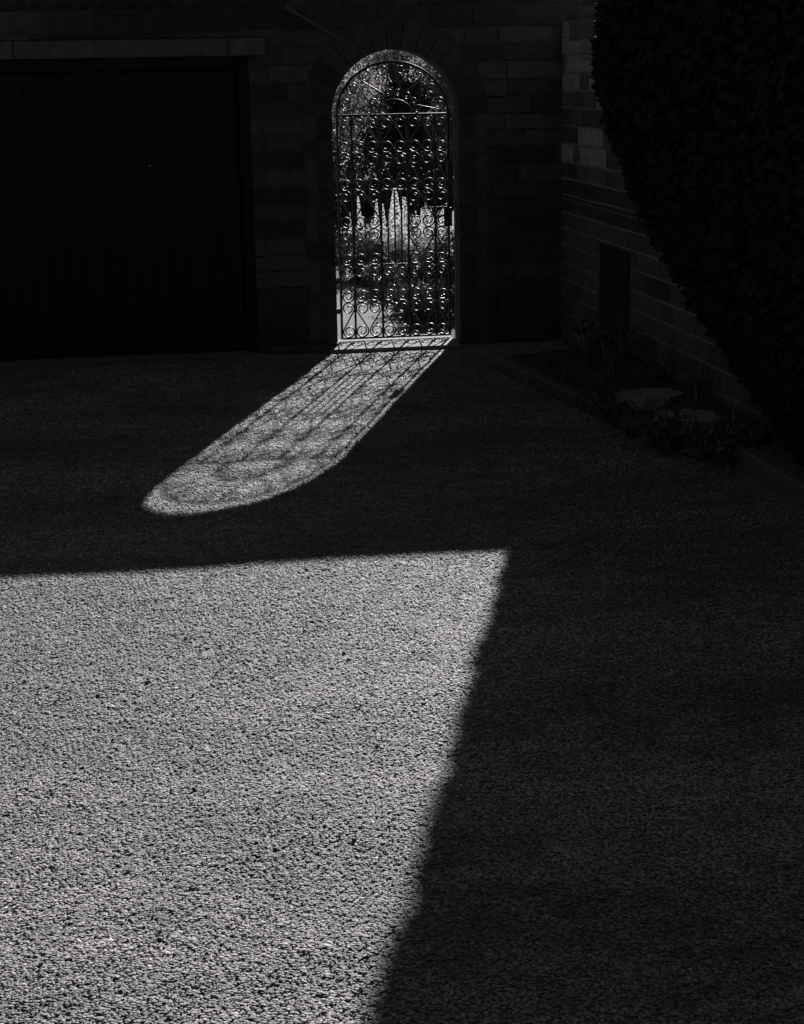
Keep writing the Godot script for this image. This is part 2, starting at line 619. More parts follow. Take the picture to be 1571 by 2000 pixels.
func build_gate_wall() -> void:
	var t := thing("stone_wall", "dark coursed stone wall with arched gateway and wide plank garage door", "wall")
	var top := 2.625
	var ul := -4.6
	# mortar core with both openings
	var q := PackedVector2Array([Vector2(ul, -0.05), Vector2(-4.1, -0.05), Vector2(-4.1, 2.28), Vector2(-1.15, 2.28), Vector2(-1.15, -0.05), Vector2(OPEN_C - OPEN_R, -0.05)])
	for i in 25:
		var a := PI - PI * i / 24.0
		q.append(Vector2(OPEN_C + cos(a) * OPEN_R, SPRING + sin(a) * OPEN_R * 1.0))
	q.append_array([Vector2(OPEN_C + OPEN_R, -0.05), Vector2(2.6, -0.05), Vector2(2.6, top), Vector2(ul, top)])
	var st := begin()
	extrude(st, q, 0.1, FRONT - 0.014)
	part("mortar", finish(st), M.mortar_dark, t)
	var q2 := PackedVector2Array([Vector2(ul, -0.05), Vector2(-4.1, -0.05), Vector2(-4.1, 2.28), Vector2(-1.15, 2.28), Vector2(-1.15, -0.05), Vector2(OPEN_C - OPEN_R - 0.03, -0.05)])
	for i in 25:
		var a := PI - PI * i / 24.0
		q2.append(Vector2(OPEN_C - 0.0075 + cos(a) * (OPEN_R + 0.0225), SPRING + sin(a) * OPEN_R))
	q2.append_array([Vector2(OPEN_C + OPEN_R + 0.015, -0.05), Vector2(2.6, -0.05), Vector2(2.6, top), Vector2(ul, top)])
	st = begin()
	extrude(st, q2, -0.04, 0.098)
	part("back_leaf", finish(st), M.mortar_dark, t)
	# top courses, set back from the face
	st = begin()
	extrude(st, rect_poly(ul, top - 0.02, 2.6, top + 0.115), -0.12, -0.032)
	part("mortar", finish(st), M.mortar_dark, t)
	var cu := ul
	while cu < 2.6:
		var cl := minf(rng.randf_range(0.35, 0.6), 2.6 - cu)
		part("coping_stone", block(maxf(cl - 0.012, 0.03), 0.12, 0.03, 0.006, 0.002), M["stone%d" % (rng.randi() % 3)], t, Vector3(cu + cl / 2, top + 0.06, -0.05))
		cu += cl
	# voussoirs round the arch
	var ring := OPEN_R + 0.2
	var nv := 15
	for k in nv:
		var a0 := PI * k / nv + 0.008
		var a1 := PI * (k + 1) / nv - 0.008
		var ro := ring + (0.03 if k % 2 == 0 else 0.0)
		var pc := PackedVector2Array()
		for i in 4:
			var a := lerpf(a0, a1, i / 3.0)
			pc.append(Vector2(OPEN_C + cos(a) * (OPEN_R - 0.002), SPRING + sin(a) * (OPEN_R - 0.002) * 1.0))
		for i in 4:
			var a := lerpf(a1, a0, i / 3.0)
			pc.append(Vector2(OPEN_C + cos(a) * ro, SPRING + sin(a) * ro))
		st = begin()
		extrude(st, pc, 0.104, FRONT + rng.randf_range(-0.003, 0.004))
		part("voussoir", finish(st), M["stone%d" % ([2, 1, 2, 4, 2, 1][rng.randi() % 6])], t)
	# jamb stones
	for s in [-1.0, 1.0]:
		var h := 0.06
		var k := 0
		while h < SPRING - 0.01:
			var ch := minf(0.265 if k % 2 == 0 else 0.13, SPRING - h)
			var w := 0.13 if k % 2 == 0 else 0.22
			var e: float = OPEN_C + s * (OPEN_R - 0.002)
			st = begin()
			extrude(st, rect_poly(minf(e, e + s * w), h + 0.005, maxf(e, e + s * w), h + ch - 0.005), 0.104, FRONT + rng.randf_range(-0.002, 0.004))
			part("jamb_stone", finish(st), M["stone%d" % ([2, 1, 2, 4][rng.randi() % 4])], t)
			h += ch
			k += 1
	# holes the courses leave free
	var arch_hole := PackedVector2Array()
	for v in arch_poly(ring + 0.035, SPRING):
		arch_hole.append(v)
	var holes := [arch_hole, rect_poly(OPEN_C - OPEN_R - 0.225, -1, OPEN_C + OPEN_R + 0.225, SPRING + 0.004), rect_poly(-4.1, -1, -1.15, 2.28), rect_poly(ul - 0.1, 2.278, -1.015, 2.415)]
	var tones := func(c: Vector2, _row: int) -> Material:
		var k := rng.randf()
		if c.y < 0.5:
			return M["stone%d" % (4 if k < 0.4 else 2)]
		return M["stone%d" % (0 if k < 0.3 else 1 if k < 0.6 else 2 if k < 0.82 else 4)]
	lay(t, ul, SIDE + 0.35, -0.02, top, 0.132, 0.24, 0.62, FRONT - 0.03, FRONT, holes, 0.007, tones)
	# stone lintel over the garage door, in three lengths
	var lx := [ul, -2.9, -1.3, -1.015]
	for k in 3:
		part("lintel", block(lx[k + 1] - lx[k] - 0.006, 0.128, 0.06, 0.008, 0.002), M.dressed if k != 1 else M.stone3, t, Vector3((lx[k] + lx[k + 1]) / 2, 2.3465, FRONT - 0.042))
	# slanting drip course above the gateway
	st = begin()
	sweep(st, PackedVector2Array([Vector2(-0.86, 2.635), Vector2(-0.66, 2.52), Vector2(-0.43, 2.38)]), 0.022, 0.03, FRONT + 0.008)
	part("drip_course", finish(st), M.dressed, t)
	# door frame and the plank door
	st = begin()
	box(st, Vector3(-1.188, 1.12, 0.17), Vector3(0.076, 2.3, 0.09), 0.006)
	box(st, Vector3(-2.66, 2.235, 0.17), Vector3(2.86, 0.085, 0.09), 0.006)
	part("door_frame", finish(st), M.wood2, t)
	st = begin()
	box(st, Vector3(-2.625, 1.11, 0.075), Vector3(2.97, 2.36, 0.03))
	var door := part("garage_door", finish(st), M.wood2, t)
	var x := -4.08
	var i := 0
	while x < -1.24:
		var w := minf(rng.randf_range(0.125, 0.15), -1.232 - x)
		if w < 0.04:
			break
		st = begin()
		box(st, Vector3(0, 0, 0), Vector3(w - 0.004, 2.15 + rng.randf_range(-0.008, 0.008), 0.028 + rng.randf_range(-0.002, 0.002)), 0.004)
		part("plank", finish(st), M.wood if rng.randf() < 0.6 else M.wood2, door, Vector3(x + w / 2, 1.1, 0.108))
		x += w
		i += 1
	# round pull and bolt
	st = begin()
	for k in 8:
		pass
	var sp := SphereMesh.new()
	sp.radius = 0.02
	sp.height = 0.036
	sp.radial_segments = 12
	sp.rings = 6
	part("knob", sp, M.knob, door, Vector3(-1.93, 1.47, 0.145))
	st = begin()
	box(st, Vector3(-1.262, 0.36, 0.128), Vector3(0.06, 0.012, 0.012), 0.003)
	box(st, Vector3(-1.275, 0.36, 0.124), Vector3(0.02, 0.05, 0.006), 0.002)
	part("bolt", finish(st), M.iron, door)
	# threshold stone under the gate
	var sill := thing("stone_sill", "worn pale stone sill under the iron gate", "sill", Vector3(OPEN_C - 0.045, 0, 0.16))
	st = begin()
	box(st, Vector3(0, -0.015, 0.0), Vector3(1.07, 0.08, 0.56), 0.012)
	part("slab", finish(st), M.sill, sill)
	var foot := thing("stone_footing", "low worn footing stone between garage door and gate", "stone", Vector3(-0.84, 0, 0.33))
	part("slab", block(0.44, 0.2, 0.07, 0.012, 0.006), M.stone0, foot, Vector3(0, -0.04, 0))

func build_side_wall() -> void:
	# local axes: x runs back along the wall (towards the lens is -x), z points into the yard
	var t := thing("side_wall", "coursed stone wall meeting the gateway wall at the corner, low hatch in it", "wall", Vector3(SIDE, 0, 0), "", -PI / 2)
	# thing turned by -90 degrees: local +x = towards the lens (n), local +z = towards -u
	var prof := PackedVector2Array([Vector2(0.0, -0.1), Vector2(1.34, -0.1), Vector2(1.34, 0.9), Vector2(2.22, 0.9), Vector2(2.22, -0.1), Vector2(5.0, -0.1), Vector2(5.0, 2.0), Vector2(6.3, 2.0), Vector2(6.3, -0.1), Vector2(9.0, -0.1), Vector2(9.0, 4.9), Vector2(2.1, 4.9), Vector2(1.4, 2.6), Vector2(1.3, 2.2), Vector2(0.92, 2.2), Vector2(0.92, 2.35), Vector2(0.56, 2.35), Vector2(0.56, 2.5), Vector2(0.0, 2.5)])
	var st := begin()
	extrude(st, prof, -0.4, -0.005)
	part("mortar", finish(st), M.mortar_pale, t)
	var holes := [rect_poly(1.335, 0.25, 2.225, 0.905), rect_poly(5.0, -1, 6.3, 2.0), PackedVector2Array([Vector2(-1, 2.5), Vector2(0.56, 2.5), Vector2(0.56, 2.35), Vector2(0.92, 2.35), Vector2(0.92, 2.2), Vector2(1.3, 2.2), Vector2(1.46, 2.6), Vector2(1.86, 4.0), Vector2(-1, 4.0)])]
	var tones := func(c: Vector2, row: int) -> Material:
		var k := rng.randf()
		if row == 9 or row == 8:
			return M["stone%d" % (4 if k < 0.8 else 2)]
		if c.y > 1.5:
			return M["stone%d" % (5 if k < 0.55 else 3 if k < 0.85 else 1)]  # upper stones paler: light on the wall top put into their colour
		return M["stone%d" % (0 if k < 0.5 else 1 if k < 0.75 else 3 if k < 0.9 else 4)]
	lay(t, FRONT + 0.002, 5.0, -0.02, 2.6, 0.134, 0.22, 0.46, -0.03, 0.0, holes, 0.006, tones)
	# end stones of two steps, cut into the wall top to let sun past
	for e in [[0.566, 2.43], [0.926, 2.28]]:
		st = begin()
		box(st, Vector3(e[0], e[1], -0.196), Vector3(0.012, 0.156, 0.416), 0.003)
		part("end_stone", finish(st), M.stone2, t)
	# the thin ledge over the dark course
	st = begin()
	box(st, Vector3(1.9, 1.15, 0.006), Vector3(3.2, 0.018, 0.028), 0.004)
	part("ledge", finish(st), M.stone3, t)
	# hatch: boards set back in their opening
	st = begin()
	box(st, Vector3(1.78, 0.57, -0.06), Vector3(0.9, 0.7, 0.02))
	var hatch := part("hatch", finish(st), M.wood2, t)
	for k in 6:
		st = begin()
		box(st, Vector3.ZERO, Vector3(0.138, 0.64, 0.02), 0.003)
		part("plank", finish(st), M.wood2, hatch, Vector3(1.41 + k * 0.146, 0.58, -0.038))
	st = begin()
	box(st, Vector3(1.78, 0.235, -0.02), Vector3(0.88, 0.05, 0.07), 0.006)
	part("hatch_sill", finish(st), M.stone1, t)
	# dark door deep in the further doorway
	st = begin()
	box(st, Vector3(5.65, 1.0, -0.36), Vector3(1.29, 2.02, 0.05))
	var side_door := part("side_door", finish(st), M.wood2, t)
	for k in 9:
		st = begin()
		box(st, Vector3.ZERO, Vector3(0.136, 1.92, 0.02), 0.003)
		part("plank", finish(st), M.wood2, side_door, Vector3(5.08 + k * 0.142, 1.03, -0.322))

func build_ivy() -> void:
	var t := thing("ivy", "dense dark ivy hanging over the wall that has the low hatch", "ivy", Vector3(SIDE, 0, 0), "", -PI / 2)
	var edge := [[0.0, 5.75], [0.27, 5.2], [0.46, 4.5], [0.74, 3.74], [1.1, 2.84], [1.55, 2.02], [1.9, 1.6], [2.15, 1.38], [2.35, 1.41], [2.6, 1.47], [3.4, 1.73], [4.3, 2.0], [5.2, 2.24]]
	var at_edge := func(h: float) -> float:
		for i in edge.size() - 1:
			if h <= edge[i + 1][0]:
				return lerpf(edge[i][1], edge[i + 1][1], (h - edge[i][0]) / (edge[i + 1][0] - edge[i][0]))
		return 1.9
	var fn := FastNoiseLite.new()
	fn.seed = 12
	fn.frequency = 2.2
	var leaf := leaf_mesh(1.0, 0.95, 0.18)
	var xs := []
	var tones := PackedFloat32Array()
	var n := 0
	while n < 34000:
		var h := rng.randf_range(0.0, 5.0)
		var x := rng.randf_range(1.15, 6.8)
		var e: float = at_edge.call(h) + fn.get_noise_2d(h * 1.4, 3.0) * (0.12 if h < 2.0 else 0.012)
		if x < e + (0.0 if rng.randf() < 0.9 or h > 2.0 else -rng.randf() * 0.16):
			continue
		if h > 2.9 and x > 3.5 and rng.randf() < 0.5:
			continue
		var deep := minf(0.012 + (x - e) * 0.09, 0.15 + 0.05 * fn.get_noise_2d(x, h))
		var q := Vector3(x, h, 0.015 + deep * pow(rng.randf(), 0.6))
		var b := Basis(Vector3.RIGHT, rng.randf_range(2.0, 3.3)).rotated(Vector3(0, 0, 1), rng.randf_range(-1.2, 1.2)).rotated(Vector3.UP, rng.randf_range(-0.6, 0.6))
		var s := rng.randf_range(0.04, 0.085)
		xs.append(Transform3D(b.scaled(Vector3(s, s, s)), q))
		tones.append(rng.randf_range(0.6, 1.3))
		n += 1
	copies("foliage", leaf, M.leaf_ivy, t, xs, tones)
	for k in 9:
		var st := begin(true)
		var x := 2.0 + k * 0.5
		var pts := []
		for i in 9:
			pts.append(Vector3(maxf(x + sin(i * 1.3 + k) * 0.09, at_edge.call(minf(0.3 + i * 0.55, 5.0)) + 0.06), 0.3 + i * 0.55, 0.02))
		tube(st, pts, 0.014, 0.006, 5)
		part("stem", finish(st), M.bark, t)

# ------------------------------------------------------------------ the iron gate
func spiral(c: Vector2, r: float, start: Vector2, dirn: Vector2, turns: float, inner: float) -> PackedVector2Array:
	var q := PackedVector2Array()
	var a0 := (start - c).angle()
	var radial := (start - c).normalized()
	var sgn := 1.0 if Vector2(-radial.y, radial.x).dot(dirn) > 0 else -1.0
	var n := int(26 * turns)
	for i in range(1, n + 1):
		var f := float(i) / n
		var hold := clampf((f - 0.32) / 0.68, 0, 1)
		var rr := lerpf(r, r * inner, hold)
		q.append(c + Vector2.from_angle(a0 + sgn * TAU * turns * f) * rr)
	return q

func s_path(c1: Vector2, r1: float, c2: Vector2, r2: float, side: float) -> PackedVector2Array:
	var e := (c2 - c1).normalized()
	var dd := (c2 - c1).length()
	var nn := e.rotated(side * acos((r1 + r2) / dd))
	var p1 := c1 + nn * r1
	var p2 := c2 - nn * r2
	var dir := (p2 - p1).normalized()
	var a := spiral(c1, r1, p1, -dir, 1.5, 0.34)
	var b := spiral(c2, r2, p2, dir, 1.5, 0.34)
	a.reverse()
	a.append(p1)
	for i in range(1, 4):
		a.append(p1.lerp(p2, i / 4.0))
	a.append(p2)
	a.append_array(b)
	return a

func build_gate() -> void:
	var g := thing("iron_gate", "arched wrought iron gate with rows of scrolls and fan top", "gate")
	var L := -0.452
	var R := 0.440
	var bars := [L, -0.3385, -0.1125, 0.1095, 0.331, R]
	var base := 0.045
	var top := 1.815
	var pitch := (top - base) / 6.0
	var mid := (L + R) / 2.0
	var rad := (R - L) / 2.0
	var iron: Material = M.iron
	var one := func(called: String, path: PackedVector2Array, a: float, b: float, taper := 1.0) -> void:
		var st := begin(true)
		sweep(st, path, a, b, 0.0, taper)
		part(called, finish(st), iron, g)
	# outer frame: stiles running into the round head
	var fr := PackedVector2Array([Vector2(L, base - 0.004), Vector2(L, 0.9), Vector2(L, top)])
	for i in range(1, 40):
		var a := PI - PI * i / 40.0
		fr.append(Vector2(mid + cos(a) * rad, top + sin(a) * 0.405))
	fr.append_array([Vector2(R, top), Vector2(R, 0.9), Vector2(R, base - 0.004)])
	one.call("frame", fr, 0.02, 0.024)
	one.call("rail", PackedVector2Array([Vector2(L + 0.009, top), Vector2(0, top), Vector2(R - 0.009, top)]), 0.016, 0.034)
	one.call("rail", PackedVector2Array([Vector2(L + 0.009, base), Vector2(0, base), Vector2(R - 0.009, base)]), 0.016, 0.022)
	for k in range(1, 5):
		one.call("bar", PackedVector2Array([Vector2(bars[k], base + 0.008), Vector2(bars[k], 1.0), Vector2(bars[k], top - 0.008)]), 0.018, 0.018)
	# half columns and their scrolls
	var xs := [L + 0.006]
	for k in range(1, 5):
		xs.append(bars[k])
	xs.append(R - 0.006)
	var cols := [[xs[0], xs[1]], [xs[1], (xs[1] + xs[2]) / 2], [(xs[1] + xs[2]) / 2, xs[2]], [xs[2], (xs[2] + xs[3]) / 2], [(xs[2] + xs[3]) / 2, xs[3]], [xs[3], (xs[3] + xs[4]) / 2], [(xs[3] + xs[4]) / 2, xs[4]], [xs[4], xs[5]]]
	for j in 8:
		var a: float = cols[j][0]
		var b: float = cols[j][1]
		var c := (a + b) / 2.0
		var r := ((b - a) / 2.0 - 0.0052) * 0.95
		for k in 6:
			if (k == 2 or k == 3) and (j == 3 or j == 4):
				continue
			var y1: float = base + pitch * k + r + (0.011 if k == 0 else 0.003)
			var y2: float = base + pitch * (k + 1) - r - (0.011 if k == 5 else 0.003)
			var side := -1.0 if (j + k) % 2 == 0 else 1.0
			var w := Vector2(rng.randf_range(-0.0015, 0.0015), rng.randf_range(-0.003, 0.003))
			one.call("scroll", s_path(Vector2(c, y1) + w, r, Vector2(c, y2) + w, r, -side), 0.0105, 0.021, 0.85)
		for k in range(1, 6):
			if k == 3 and (j == 3 or j == 4):
				continue
			var st := begin()
			box(st, Vector3(c, base + pitch * k, 0), Vector3(0.036, 0.016, 0.034), 0.004)
			part("collar", finish(st), iron, g)
	# plain barred panel in the middle
	var b2: float = bars[2]
	var b3: float = bars[3]
	for y in [base + pitch * 2 + 0.0, base + pitch * 4 + 0.0]:
		one.call("panel_rail", PackedVector2Array([Vector2(b2 + 0.006, y), Vector2(0, y), Vector2(b3 - 0.006, y)]), 0.011, 0.016)
	for k in range(1, 4):
		var x := lerpf(b2, b3, k / 4.0)
		one.call("panel_bar", PackedVector2Array([Vector2(x, base + pitch * 2 + 0.006), Vector2(x, base + pitch * 3), Vector2(x, base + pitch * 4 - 0.006)]), 0.014, 0.014)
	# fan: small inner arch, scrolls and rays
	var ic := Vector2(mid + 0.01, top + 0.006)
	var inner := PackedVector2Array()
	for i in 25:
		var a := PI - PI * i / 24.0
		inner.append(ic + Vector2(cos(a) * 0.148, sin(a) * 0.112))
	one.call("inner_arch", inner, 0.01, 0.016)
	for s in 8:
		var a := PI * (s + 0.5) / 8.0
		var e := Vector2.from_angle(a)
		var co: Vector2 = Vector2(mid, top) + Vector2(e.x * 0.382, e.y * 0.342) + Vector2(0, 0.014)
		var ci: Vector2 = ic + Vector2(e.x * 0.197, e.y * 0.165) + Vector2(0, 0.003)
		one.call("fan_scroll", s_path(ci, 0.028, co, 0.046, 1.0 if s % 2 == 0 else -1.0), 0.0105, 0.021, 0.85)
	# lock with its keeper bar, and the latch on the other stile
	one.call("lock_bar", PackedVector2Array([Vector2(0.222, 1.075), Vector2(0.33, 1.077), Vector2(R - 0.01, 1.079)]), 0.014, 0.016)
	var st := begin()
	box(st, Vector3(R - 0.006, 1.0, 0.0), Vector3(0.062, 0.15, 0.034), 0.004)
	part("lock", finish(st), iron, g)
	st = begin()
	tube(st, [Vector3(R - 0.02, 1.02, 0.012), Vector3(R - 0.02, 1.02, 0.05), Vector3(R - 0.05, 1.02, 0.055), Vector3(R - 0.1, 1.012, 0.055)], 0.007, 0.006, 7)
	part("handle", finish(st), iron, g)
	for y in [0.27, 1.52]:
		st = begin()
		box(st, Vector3(L - 0.03, y, -0.004), Vector3(0.05, 0.042, 0.03), 0.004)
		part("hinge", finish(st), iron, g)

# ------------------------------------------------------------------ flower bed by the side wall
func bed_h(u: float, n: float) -> float:
	var k := clampf((u - kerb_u(n)) / maxf(SIDE - kerb_u(n), 0.1), 0, 1)
	return 0.035 + 0.16 * pow(k, 0.7) * clampf((n - 1.0) / 0.8, 0, 1) + noise_ground.get_noise_2d(u * 4.0, n * 4.0) * 0.03

func build_bed() -> void:
	var st := begin()
	var nn := 44
	var mm := 10
	var pt := func(i: int, k: int) -> Vector3:
		var n := lerpf(1.15, 5.0, float(i) / nn)
		var u := lerpf(kerb_u(n) + 0.03, SIDE - 0.002, float(k) / mm)
		return W(u, bed_h(u, n), n)
	for i in nn:
		for k in mm:
			quad(st, pt.call(i, k), pt.call(i + 1, k), pt.call(i + 1, k + 1), pt.call(i, k + 1), Vector3.UP)
	struct(part("flower_bed", finish(st), M.soil, self))
	# kerb of rough edging stones
	var n := 1.35
	var names := ["kerb stone nearest the gate at the bed's far end", "second edging stone from the gate along the bed", "third edging stone from the gate along the bed", "fourth edging stone from the gate along the bed", "fifth edging stone from the gate, half hidden by leaves", "sixth edging stone from the gate under bed plants", "seventh edging stone from the gate, nearest the doorstep", "last edging stone of the bed against the doorstep"]
	var k := 0
	while n < 4.85 and k < 8:
		var l := rng.randf_range(0.4, 0.52)
		var a := Vector2(kerb_u(n), n)
		var b := Vector2(kerb_u(n + l), n + l)
		var c := (a + b) / 2.0
		var t := thing("edging_stone", "worn pale " + names[k], "edging stone", Vector3(c.x, 0, c.y), "edging stones along the flower bed", -atan2(b.y - a.y, b.x - a.x))
		part("stone", block(l - 0.012, 0.1, 0.085, 0.014, 0.008), M.stone3 if rng.randf() < 0.7 else M.stone0, t, Vector3(0, 0.045, -0.04))
		n += l
		k += 1
	# two flat slabs lying in the bed
	var slabs := [[1.02, 3.66, 0.46, 0.34, "flat pale slab lying further back in the bed below the wall"], [1.05, 4.36, 0.5, 0.42, "flat stone slab lying in the bed in front of the further slab"]]
	for s in slabs:
		var t := thing("flat_stone", s[4], "stone slab", Vector3(s[0], bed_h(s[0], s[1]) - 0.02, s[1]), "flat slabs in the flower bed", 0.12)
		st = begin()
		var q := PackedVector2Array()
		for i in 9:
			var a := TAU * i / 9.0
			var rr := rng.randf_range(0.88, 1.1)
			q.append(Vector2(cos(a) * s[2] / 2 * rr, sin(a) * s[3] / 2 * rr))
		extrude(st, q, 0.0, 0.075)
		var o := part("slab", finish(st), M.pale, t)
		o.rotation.x = -PI / 2
	# doorstep
	var ds := thing("doorstep", "raised stone doorstep at the right edge beyond the flower bed", "step", Vector3(1.4, 0, 5.75))
	st = begin()
	box(st, Vector3(0, 0.05, 0), Vector3(0.64, 0.14, 1.5), 0.012)
	part("slab", finish(st), M.dressed, ds)
	build_ivy()
	# plants: strap leaved clumps and leafy ones
	var straps := []
	for i in 4:
		straps.append(strap_mesh(1.0, 0.07, 0.5 + i * 0.45))
	var spots := [
		[0.78, 2.05, 0.2, 9, "small strap leaved clump at the bed's far end nearest the gate"],
		[1.02, 2.75, 0.26, 12, "strap leaved clump in front of the wall hatch"],
		[0.86, 3.05, 0.2, 10, "strap leaved clump between the kerb and the further slab"],
		[1.2, 2.45, 0.34, 13, "tallest strap leaved clump, close to the wall left of the hatch"],
		[1.22, 3.2, 0.34, 13, "tall strap leaved clump against the wall right of the hatch"],
		[0.86, 4.2, 0.24, 16, "strap leaved clump spilling over the kerb beside the nearer slab"],
		[0.98, 4.75, 0.26, 18, "broad strap leaved clump nearest the doorstep"],
		[0.72, 2.55, 0.17, 12, "small strap leaved clump leaning on the second edging stone"],
		[0.95, 2.35, 0.3, 16, "bushy strap leaved clump midway between kerb and hatch"],
		[0.84, 3.55, 0.2, 14, "low strap leaved clump hiding the front corner of the further slab"],
		[1.24, 3.95, 0.3, 14, "strap leaved clump against the wall between the two slabs"],
		[0.82, 4.62, 0.3, 22, "widest strap leaved clump, sprawling over the last edging stones"],
		[1.18, 4.72, 0.22, 14, "low strap leaved clump between nearer slab and doorstep"]]
	for s in spots:
		var t := thing("strap_plant", s[4], "plant", Vector3(s[0], bed_h(s[0], s[1]) - 0.01, s[1]), "strap leaved plants in the flower bed", rng.randf() * TAU)
		for i in s[3]:
			var o := part("leaf", straps[rng.randi() % 4], M.leaf_bed, t, Vector3(rng.randf_range(-0.03, 0.03), 0, rng.randf_range(-0.03, 0.03)))
			var sc: float = s[2] * rng.randf_range(0.7, 1.25)
			o.basis = Basis(Vector3.UP, rng.randf() * TAU) * Basis(Vector3.RIGHT, rng.randf_range(-0.1, 0.5)) * Basis.from_scale(Vector3(sc * 1.2, sc, sc))
	var leaf := leaf_mesh(1.0, 0.55, 0.12)
	var tufts := [[0.72, 3.75, 0.15, "small leafy tuft growing over the kerb"], [0.8, 4.5, 0.2, "leafy plant sprawling over the kerb in front of nearer slab"], [1.16, 1.75, 0.17, "leafy tuft in the corner below the hatch, furthest back"], [1.0, 5.0, 0.16, "leafy tuft against the doorstep's corner"]]
	for s in tufts:
		var t := thing("leafy_plant", s[3], "plant", Vector3(s[0], bed_h(s[0], minf(s[1], 4.9)) - 0.02, s[1]), "leafy plants in the flower bed")
		crown(t, Vector3(0, s[2] * 0.5, 0), Vector3(s[2], s[2] * 0.6, s[2]), 16, 9, 0.09, leaf, 0.055, M.leaf_bed)
		stems(t, 0.0, s[2] * 0.6, s[2] * 0.5, 6, 0.005)

# ------------------------------------------------------------------ garden beyond the gate
func plant(called: String, label: String, category: String, at: Vector3, group := "") -> Node3D:
	var o := Node3D.new()
	o.name = numbered(called)
	add_child(o)
	o.position = at
	tag(o, label, category, group)
	return o

